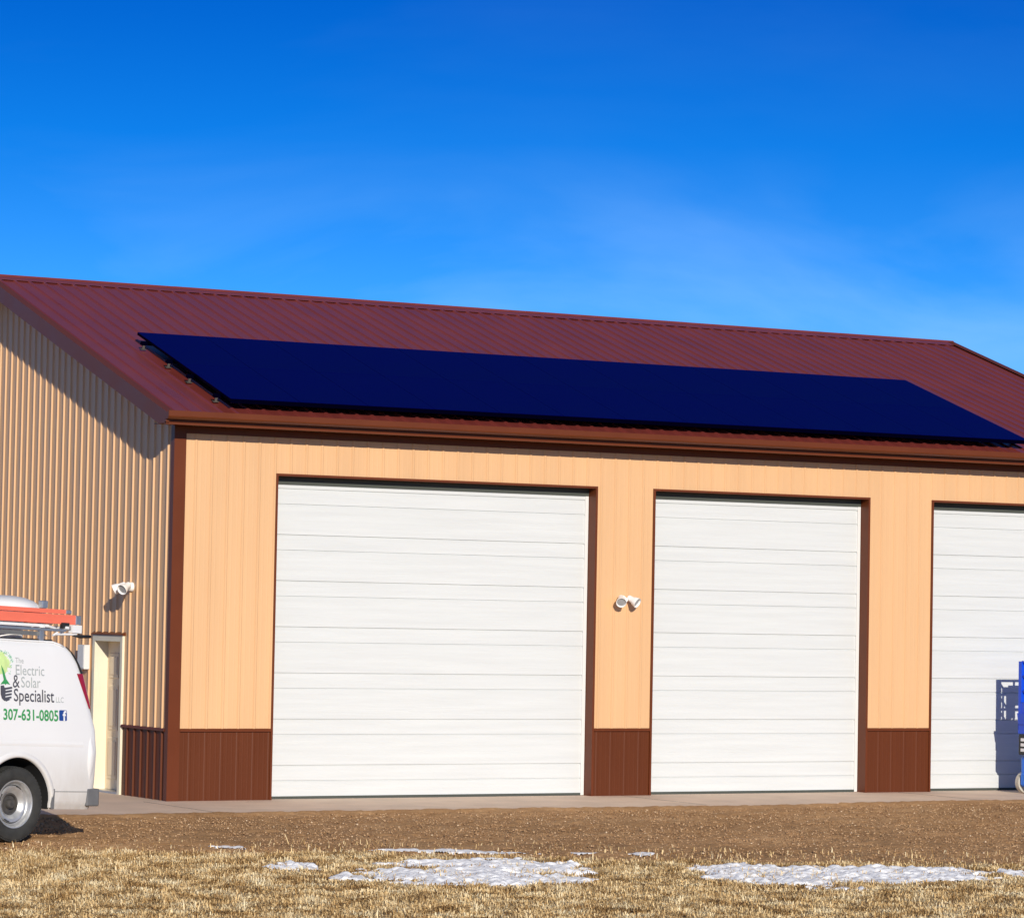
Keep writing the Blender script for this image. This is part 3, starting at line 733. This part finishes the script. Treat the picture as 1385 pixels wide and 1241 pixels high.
for k in range(4):
    zb = 1.505+.034*k; ln = -.105+(.004*k)
    q.face([side_pt(-.205, zb-.012, .0045), side_pt(ln, zb+.006, .0045), side_pt(ln-.004, zb+.026, .0045), side_pt(-.205, zb+.010, .0045)], M['t_grey'])
q.face([side_pt(-.215, 1.492, .005), side_pt(-.185, 1.474, .005), side_pt(-.125, 1.495, .005), side_pt(-.15, 1.51, .005)], M['t_grey'])
q.build('bulb_emblem', van)

# ------------------------------------------------------------------ blue personnel lift at the right edge
LX, LY = 13.30, -1.02
lf = empty('personnel_lift', (LX, LY, 0)); tag(lf, 'blue wheeled mast lift parked against the third garage door, cut off by the right edge', 'lift')
q = MB()
q.box(.06, -.40, .10, 1.35, .36, .54, M['blue2']); q.box(.02, -.36, .12, .06, .32, .30, M['blue2']); q.build('chassis', lf, bevel=.02)
q = MB(); q.box(.0, -.415, .57, .50, .345, .87, M['black_pl']); bt = q.build('battery_box', lf, bevel=.012)
q = MB()
for k in range(3): q.box(-.003, .20, .62+.075*k, -.0005, .29, .665+.075*k, M['t_white'])
q.build('decal', bt)
def lwheel(x, y):
    g = empty('wheel', (x, y, .16), parent=lf); mt = Matrix.Rotation(R(90), 4, 'X')
    q = MB(); q.lathe([(.085, -.045), (.14, -.05), (.158, -.04), (.16, 0), (.158, .04), (.14, .05), (.085, .045)], M['wheelw'], 36, mt); q.build('tyre', g, autosmooth=True)
    q = MB(); q.lathe([(.086, -.04), (.075, .01), (.03, .015), (.028, .04), (0, .042)], M['black_pl'], 30, mt); q.lathe([(.086, -.035), (0, -.03)], M['black_pl'], 30, mt); q.build('rim', g, autosmooth=True)
for x, y in ((.17, -.43), (.17, .39), (1.22, -.43), (1.22, .39)): lwheel(x, y)
# nested mast columns
q = MB(); q.box(.78, -.14, .34, 1.0, .14, 1.93, M['blue']); q.box(.72, -.11, .40, .78, .11, 1.90, M['alu']); q.box(.66, -.085, .44, .72, .085, 1.86, M['blue']); q.build('mast', lf, bevel=.008)
# platform with toe boards, posts and rails
q = MB(); q.box(.0, -.36, .88, .66, .36, .93, M['blue'])
for a in ((-.0, -.36, .018, .36), (.0, -.36, .66, -.342), (.0, .342, .66, .36)): q.box(a[0], a[1], .93, a[2], a[3], 1.34, M['blue'])
q.box(.02, -.34, 1.42, .40, -.325, 1.50, M['blue']); q.box(.22, .325, 1.56, .60, .342, 1.86, M['blue'])
q.build('platform', lf, bevel=.004)
q = MB()
for x, y in ((.03, -.335), (.03, .335), (.64, -.335), (.64, .335), (.03, 0), (.33, -.335), (.33, .335)): q.tube([(x, y, 1.09), (x, y, 1.93)], .020, M['blue'], 10)
q.box(.0, -.375, 1.08, .085, -.30, 1.94, M['blue']); q.box(-.0, .29, 1.08, .08, .36, 1.94, M['blue'])
for z in (1.50, 1.72, 1.93):
    q.tube([(.64, -.335, z), (.05, -.335, z), (.03, -.315, z), (.03, .315, z), (.05, .335, z), (.64, .335, z)], .020, M['blue'], 10)
q.build('guard_rail', lf, autosmooth=True)
q = MB(); q.box(-.02, -.375, 1.935, .36, -.10, 1.985, M['blue']); q.box(.0, -.36, 1.60, .16, -.30, 1.935, M['blue']); q.build('control_box', lf, bevel=.006)
q = MB(); q.prism([(-.045, 1.18), (.03, 1.18), (.03, 1.02), (-.02, 1.02)], 'y', .05, .33, M['blue']); q.build('step', lf)

# ------------------------------------------------------------------ ground
CAM = Vector((-17.5433, -39.8446, 2.4952)); YAW, PIT, ROL, FPX = .5154, .0464, .0185, 4516.2
e1 = np.array((math.cos(YAW), -math.sin(YAW))); e2 = np.array((math.sin(YAW), math.cos(YAW)))
def fbm(x, y, s, seed=0):
    return noise.fractal(Vector((x*s, y*s, seed*7.3)), 1., 2.1, 4)
def boundary(x):       # northern edge of the grass
    T = [(-60, -1.0), (-20, -3.4), (-9, -6.1), (-5.1, -8.0), (0, -10.1), (4.6, -12.7), (10, -14.0), (30, -18), (80, -24)]
    for (a, p), (b, q) in zip(T, T[1:]):
        if x <= b: return p+(q-p)*(x-a)/(b-a)
    return T[-1][1]
g = MB(); g.face([(-600, -600, -.075), (600, -600, -.075), (600, 900, -.075), (-600, 900, -.075)], M['soil']); tag(g.build('ground'), kind='structure')

def sheet(name, x0, x1, y0, y1, st, zf, m, keep=None):
    xs_ = np.arange(x0, x1+st/2, st); ys_ = np.arange(y0, y1+st/2, st); nx, ny = len(xs_), len(ys_)
    V = []; F = []
    for j in ys_:
        for i in xs_: V.append((i, j, zf(i, j)))
    for j in range(ny-1):
        for i in range(nx-1):
            if keep is None or keep(xs_[i], ys_[j]): F.append((j*nx+i, j*nx+i+1, (j+1)*nx+i+1, (j+1)*nx+i))
    q = MB(); q.mesh(V, F, m); return q.build(name, smooth=True)
def gravel_sheet():
    st_ = .04; xs2 = np.arange(-14, 22, st_); ys2 = np.arange(-14.5, -1.2, st_); X2, Y2 = np.meshgrid(xs2, ys2)
    Z2 = -.030+.030*(vfbm(X2, Y2, .8, 71)-.5)+.030*(vnoise(X2, Y2, 6, 72)-.5)+.026*(vnoise(X2, Y2, 12.5, 73)-.5)
    Z2 += .02*(vnoise(X2*.8+Y2*.1, Y2*1.6, 1.6, 75)-.5)
    ey = np.array([edge_y(float(q_)) for q_ in xs2])[None, :]+.10*(vnoise(X2, Y2, 5, 74)-.5)
    lip = np.clip(1-np.abs(Y2-(ey-.06))/.30, 0, 1); lip = lip*lip*(3-2*lip)
    Z2 = Z2*(1-lip)+lip*(.010+.018*(vnoise(X2, Y2, 11, 76)-.5))
    Z2 = np.where(Y2 > ey+.10, -.06, Z2)
    Z2 -= np.clip((bvec(X2)-.9-Y2)*.06, 0, .06)
    nx_ = len(xs2); ny_ = len(ys2); jj_, ii_ = np.mgrid[0:ny_-1, 0:nx_-1]; jj_, ii_ = jj_.ravel(), ii_.ravel()
    F2 = np.stack([jj_*nx_+ii_, jj_*nx_+ii_+1, (jj_+1)*nx_+ii_+1, (jj_+1)*nx_+ii_], -1)
    o_ = scatter_mesh('gravel', np.stack([X2, Y2, Z2], -1).reshape(-1, 3), F2, M['gravel']); o_.data.polygons.foreach_set('use_smooth', [True]*len(o_.data.polygons))
    tag(o_, kind='structure')
tag(sheet('field', -14, 14, -24, -6, .12, lambda x, y: -.032+.018*fbm(x, y, .9, 5)+.012*fbm(x, y, 5, 2)-max(0, min(.06, (y-boundary(x)+.1+.35*fbm(x, y, .9, 9))*.10)), M['soil']), kind='structure')
# concrete apron, gravel spilling unevenly over its outer edge
q = MB(); top = []
def edge_y(x): return -2.42+.22*fbm(x, 0, .35, 4)+.05*fbm(x, 0, 3, 8)+(.25 if x > 9 else 0)
xs_ = np.arange(-2.6, 19.01, .1)
for a, b in zip(xs_, xs_[1:]):
    q.face([(a, edge_y(a), .0), (b, edge_y(b), .0), (b, .6, .0), (a, .6, .0)], M['concrete'])
    q.face([(a, edge_y(a), -.12), (b, edge_y(b), -.12), (b, edge_y(b), 0), (a, edge_y(a), 0)], M['concrete'])
q.face([(-2.6, .6, 0), (.3, .6, 0), (.3, 14, 0), (-2.6, 14, 0)], M['concrete']); q.face([(-2.6, edge_y(-2.6), -.12), (-2.6, edge_y(-2.6), 0), (-2.6, 14, 0), (-2.6, 14, -.12)], M['concrete'])
for xj in (-.35, 6.86, 11.6):
    q.box(xj, -2.2, -.001, xj+.012, -.03, .0015, M['seal'])
tag(q.build('pavement'), kind='structure')

def scatter_mesh(name, V, F, m):
    me_ = bpy.data.meshes.new(name); nv, nf, k = len(V), len(F), F.shape[1]
    me_.vertices.add(nv); me_.vertices.foreach_set('co', V.astype(np.float32).ravel())
    me_.loops.add(nf*k); me_.loops.foreach_set('vertex_index', F.astype(np.int32).ravel())
    me_.polygons.add(nf); me_.polygons.foreach_set('loop_start', np.arange(0, nf*k, k, dtype=np.int32)); me_.polygons.foreach_set('loop_total', np.full(nf, k, dtype=np.int32))
    me_.update(calc_edges=True); me_.materials.append(m); me_.validate()
    o_ = bpy.data.objects.new(name, me_); C.objects.link(o_); return o_

# value noise on a grid for fast masks
def vnoise(x, y, s, seed):
    r_ = np.random.default_rng(seed); G_ = r_.random((256, 256)); X_, Y_ = x*s, y*s
    i, j = np.floor(X_).astype(int), np.floor(Y_).astype(int); fx, fy = X_-i, Y_-j; fx = fx*fx*(3-2*fx); fy = fy*fy*(3-2*fy)
    g_ = lambda a, b: G_[a % 256, b % 256]
    return (g_(i, j)*(1-fx)+g_(i+1, j)*fx)*(1-fy)+(g_(i, j+1)*(1-fx)+g_(i+1, j+1)*fx)*fy
def vfbm(x, y, s, seed): return .55*vnoise(x, y, s, seed)+.28*vnoise(x, y, s*2.1, seed+1)+.17*vnoise(x, y, s*4.3, seed+2)
bvec = lambda xx: np.interp(xx, [-60, -20, -9, -5.1, 0, 4.6, 10, 30, 80], [-1, -3.4, -6.1, -8.0, -10.1, -12.7, -14, -18, -24])

gravel_sheet()
# snow lying in patches: (centre along e1, centre along e2, half width, half depth) measured from the camera foot
SNOW = [(-0.014, 33.201, 1.024, 0.872), (-0.432, 31.803, 0.977, 0.888), (-2.064, 32.54, 0.247, 0.419), (-0.378, 32.56, 0.214, 1.117), (-0.431, 35.403, 0.836, 0.22), (0.855, 35.519, 0.177, 0.166), (1.444, 35.562, 0.139, 0.167), (-2.981, 35.455, 0.26, 0.166), (2.438, 33.038, 0.685, 0.959), (2.922, 32.565, 0.659, 1.164), (3.997, 33.122, 0.826, 0.867), (5.085, 33.458, 0.134, 0.394), (-1.473, 31.45, 0.206, 0.348), (3.693, 32.4, 0.367, 0.646), (0.472, 31.731, 0.351, 0.442)]
cam2 = np.array((CAM.x, CAM.y))
def snow_h(x, y):
    P = np.stack([x-cam2[0], y-cam2[1]], -1); a = P @ e1; d = P @ e2
    best = np.full(np.shape(x), -9.)
    for ca, cd, ra, rd in SNOW:
        best = np.maximum(best, 1-((a-ca)/ra)**2-((d-cd)/rd)**2)
    return best+.13+(vfbm(a*.8, d*2.2, 1.5, 11)-.5)*1.9+(vnoise(a*.6, d, 13, 31)-.5)*.7
st = .022
xs_ = np.arange(-7, 7, st); ys_ = np.arange(-16, -6.5, st); X_, Y_ = np.meshgrid(xs_, ys_)
Hs = snow_h(X_, Y_)
msk = Hs > 0; nx = len(xs_); idx = -np.ones(Hs.shape, int)
cell = msk[:-1, :-1] & msk[1:, :-1] & msk[:-1, 1:] & msk[1:, 1:]
Zs = -.004+np.clip(Hs, 0, .5)**.5*.030+np.clip(Hs*3, 0, 1)*((vnoise(X_, Y_, 9, 5)-.5)*.042+(vnoise(X_, Y_, 19, 6)-.5)*.034)
dd_ = (X_-cam2[0])*e2[0]+(Y_-cam2[1])*e2[1]; Zs = np.where(dd_ > 34.7, -.022+(Zs+.004)*.55, Zs)
Zs = np.where(Hs < .07, -.12, Zs)
F_ = []
jj, ii = np.nonzero(cell)
allv = np.stack([X_, Y_, Zs], -1).reshape(-1, 3)
Fq = np.stack([jj*nx+ii, jj*nx+ii+1, (jj+1)*nx+ii+1, (jj+1)*nx+ii], -1)
used, inv = np.unique(Fq, return_inverse=True)
so = scatter_mesh('snow', allv[used], inv.reshape(-1, 4), M['snow']); so.data.polygons.foreach_set('use_smooth', [True]*len(so.data.polygons))
tag(so, 'thin patches of melting white snow lying in the dry grass', 'snow', kind='stuff')

# dry grass
def blades(n_, a0, a1, d0, d1):
    a = rng.uniform(a0, a1, n_); d = rng.uniform(d0, d1, n_)
    x = cam2[0]+a*e1[0]+d*e2[0]; y = cam2[1]+a*e1[1]+d*e2[1]
    # gather in tufts
    k = rng.integers(0, n_, n_//26)
    t = rng.integers(0, len(k), n_); tuft = rng.random(n_) < .8
    x = np.where(tuft, x[k][t]+rng.normal(0, .045, n_), x); y = np.where(tuft, y[k][t]+rng.normal(0, .045, n_), y)
    edge = bvec(x)+1.5*(vfbm(x, y, 1.1, 41)-.5)+.05-y          # >0 inside grass
    dens = np.clip(.30+edge*.9, 0.012, 1)*(edge > -2.2)*(.45+.9*vfbm(x, y, 1.3, 51))
    dens = np.where(snow_h(x, y) > 0, dens*.13, dens)
    keep = rng.random(n_) < dens
    tr_ = rng.random(len(k))[t][keep]; ta_ = (rng.random(len(k))*2*np.pi)[t][keep]; x, y, edge = x[keep], y[keep], edge[keep]; n_ = len(x)
    tall = vfbm(x, y, 2.2, 61); h = (.012+.040*tall**1.5)*rng.uniform(.6, 1.4, n_)*(.5+1.1*tr_)
    h = np.where(rng.random(n_) < .006, h*1.8, h)
    lean = rng.uniform(.75, 1.50, n_); az = ta_+rng.normal(0, 1.0, n_)
    L_ = h*2.0; dx, dy = np.cos(az), np.sin(az)
    w_ = rng.uniform(.0025, .006, n_)
    sz = np.sin(lean)
    px, py = -dy, dx
    z0 = np.full(n_, -.045)
    A = np.stack([x-px*w_, y-py*w_, z0], -1); B = np.stack([x+px*w_, y+py*w_, z0], -1)
    mx, my, mz = x+dx*sz*L_*.45, y+dy*sz*L_*.45, np.cos(lean)*L_*.62
    Cc = np.stack([mx+px*w_*.8, my+py*w_*.8, mz], -1); Dd = np.stack([mx-px*w_*.8, my-py*w_*.8, mz], -1)
    tx, ty, tz = x+dx*sz*L_*1.1, y+dy*sz*L_*1.1, np.maximum(.0, np.cos(lean)*L_*.85-.01)
    E = np.stack([tx, ty, tz], -1)
    V = np.stack([A, B, Cc, Dd, E], 1).reshape(-1, 3); b0 = np.arange(n_)*5
    F3 = np.concatenate([np.stack([b0, b0+1, b0+2], -1), np.stack([b0, b0+2, b0+3], -1), np.stack([b0+3, b0+2, b0+4], -1)])
    return V, F3
Va, Fa = blades(620000, -7.5, 7.5, 25.5, 37.5); Vb, Fb = blades(260000, -17, 17, 15, 37.5)
V = np.concatenate([Va, Vb]); F3 = np.concatenate([Fa, Fb+len(Va)])
go = scatter_mesh('dry_grass', V, F3, M['blade']); tag(go, 'short straw-coloured dead grass covering the foreground', 'grass', kind='stuff')

# loose stones on the gravel
def stones(n_, a0, a1, d0, d1, smin, smax, power):
    a = rng.uniform(a0, a1, n_); d = rng.uniform(d0, d1, n_)
    x = cam2[0]+a*e1[0]+d*e2[0]; y = cam2[1]+a*e1[1]+d*e2[1]
    k = (y > bvec(x)-.6) & (y < -2.40); x, y = x[k], y[k]; n_ = len(x)
    s = smin+(smax-smin)*rng.random(n_)**power
    base = np.array([(1, 0, 0), (0, 1, 0), (-1, 0, 0), (0, -1, 0), (0, 0, .7), (0, 0, -.7)])
    V = base[None]*s[:, None, None]*rng.uniform(.6, 1.25, (n_, 6, 1)); th = rng.uniform(0, 6.28, n_); c, q_ = np.cos(th)[:, None], np.sin(th)[:, None]
    V = np.stack([V[..., 0]*c-V[..., 1]*q_, V[..., 0]*q_+V[..., 1]*c, V[..., 2]], -1)
    V += np.stack([x, y, np.full(n_, -.018)], -1)[:, None]
    tr = np.array([(0, 1, 4), (1, 2, 4), (2, 3, 4), (3, 0, 4), (1, 0, 5), (2, 1, 5), (3, 2, 5), (0, 3, 5)])
    F = (tr[None]+(np.arange(n_)*6)[:, None, None]).reshape(-1, 3)
    return V.reshape(-1, 3), F
V, F3 = stones(80000, -8.5, 8.5, 32, 50, .005, .019, 2.6)
st_ = scatter_mesh('gravel_stones', V, F3, M['stone']); tag(st_, 'loose brown and pale stones strewn over the gravel yard', 'gravel', kind='stuff')

# ------------------------------------------------------------------ sun, sky, camera
SA, SE = R(16), R(18.1)
to_sun = Vector((-math.sin(SA)*math.cos(SE), -math.cos(SA)*math.cos(SE), math.sin(SE)))
sl = bpy.data.lights.new('sun', 'SUN'); sl.energy = 3.7; sl.angle = R(.5); sl.color = (1, .93, .82)
so_ = bpy.data.objects.new('sun', sl); C.objects.link(so_); so_.rotation_euler = to_sun.to_track_quat('Z', 'Y').to_euler(); so_.location = (-20, -50, 30)
W = bpy.data.worlds.new('World'); bpy.context.scene.world = W; W.use_nodes = True
nt = W.node_tree; N = nt.nodes; Lk = nt.links; bg = N['Background']
tc = N.new('ShaderNodeTexCoord')
# deep high-plains blue: the sky is read a little higher up than it stands, so it darkens quickly above the horizon
sp = N.new('ShaderNodeSeparateXYZ'); Lk.new(tc.outputs['Generated'], sp.inputs[0])
mz = N.new('ShaderNodeMath'); mz.operation = 'MULTIPLY_ADD'; mz.inputs[1].default_value = 3.2; mz.inputs[2].default_value = .02; Lk.new(sp.outputs['Z'], mz.inputs[0])
cb = N.new('ShaderNodeCombineXYZ'); Lk.new(sp.outputs['X'], cb.inputs[0]); Lk.new(sp.outputs['Y'], cb.inputs[1]); Lk.new(mz.outputs[0], cb.inputs[2])
nr = N.new('ShaderNodeVectorMath'); nr.operation = 'NORMALIZE'; Lk.new(cb.outputs[0], nr.inputs[0])
sky = N.new('ShaderNodeTexSky'); sky.sky_type = 'NISHITA'; sky.sun_disc = False; sky.sun_elevation = SE
sky.sun_rotation = math.atan2(to_sun.x, to_sun.y); sky.altitude = 1800; sky.air_density = 1.; sky.dust_density = .4; sky.ozone_density = 3.
Lk.new(nr.outputs[0], sky.inputs['Vector'])
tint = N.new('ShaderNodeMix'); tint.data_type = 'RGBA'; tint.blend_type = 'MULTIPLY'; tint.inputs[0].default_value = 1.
el = N.new('ShaderNodeValToRGB'); e = el.color_ramp.elements     # sky tint by height; warm upper stops added to warm the shadow fill
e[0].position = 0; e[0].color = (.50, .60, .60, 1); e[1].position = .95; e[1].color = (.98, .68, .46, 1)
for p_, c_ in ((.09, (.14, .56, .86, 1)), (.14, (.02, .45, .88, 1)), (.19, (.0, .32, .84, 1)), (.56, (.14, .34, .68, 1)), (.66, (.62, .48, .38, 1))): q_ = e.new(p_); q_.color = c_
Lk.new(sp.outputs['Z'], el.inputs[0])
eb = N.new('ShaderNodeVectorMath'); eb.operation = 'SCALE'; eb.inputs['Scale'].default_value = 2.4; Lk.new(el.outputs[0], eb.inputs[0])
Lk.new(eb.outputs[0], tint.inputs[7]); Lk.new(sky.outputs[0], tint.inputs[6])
# thin cirrus
mp = N.new('ShaderNodeMapping'); mp.inputs['Scale'].default_value = (2.2, 2.2, 7); mp.inputs['Rotation'].default_value = (R(5), R(9), 0); Lk.new(tc.outputs['Generated'], mp.inputs[0])
cn = N.new('ShaderNodeTexNoise'); cn.inputs['Scale'].default_value = 2.6; cn.inputs['Detail'].default_value = 7; cn.inputs['Roughness'].default_value = .52; cn.inputs['Distortion'].default_value = .5
Lk.new(mp.outputs[0], cn.inputs['Vector'])
cr = N.new('ShaderNodeMapRange'); cr.inputs[1].default_value = .44; cr.inputs[2].default_value = .74; cr.inputs[3].default_value = 0; cr.inputs[4].default_value = .36; Lk.new(cn.outputs['Fac'], cr.inputs[0])
fall = N.new('ShaderNodeMapRange'); fall.inputs[1].default_value = .09; fall.inputs[2].default_value = .14; fall.inputs[3].default_value = 1; fall.inputs[4].default_value = .06; Lk.new(sp.outputs['Z'], fall.inputs[0])
mu = N.new('ShaderNodeMath'); mu.operation = 'MULTIPLY'; Lk.new(cr.outputs[0], mu.inputs[0]); Lk.new(fall.outputs[0], mu.inputs[1])
cm = N.new('ShaderNodeMix'); cm.data_type = 'RGBA'; cm.inputs[7].default_value = (5.2, 8.2, 12., 1)
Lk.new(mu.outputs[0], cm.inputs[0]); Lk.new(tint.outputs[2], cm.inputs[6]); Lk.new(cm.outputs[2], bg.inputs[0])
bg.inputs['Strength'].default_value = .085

cam = bpy.data.cameras.new('camera'); co_ = bpy.data.objects.new('camera', cam); C.objects.link(co_)
F0 = Vector((math.sin(YAW)*math.cos(PIT), math.cos(YAW)*math.cos(PIT), math.sin(PIT))); R0 = Vector((math.cos(YAW), -math.sin(YAW), 0)); U0 = R0.cross(F0)
c, s = math.cos(ROL), math.sin(ROL); R1 = R0*c+U0*s; U1 = U0*c-R0*s
co_.matrix_world = Matrix(((R1.x, U1.x, -F0.x, CAM.x), (R1.y, U1.y, -F0.y, CAM.y), (R1.z, U1.z, -F0.z, CAM.z), (0, 0, 0, 1)))
cam.sensor_fit = 'HORIZONTAL'; cam.sensor_width = 36; cam.lens = 36*FPX/1385; cam.clip_start = .5; cam.clip_end = 3000
sc = bpy.context.scene; sc.camera = co_
sc.render.engine = 'CYCLES'
sc.view_settings.view_transform = 'Standard'; sc.view_settings.look = 'None'; sc.view_settings.exposure = .28; sc.view_settings.gamma = 1
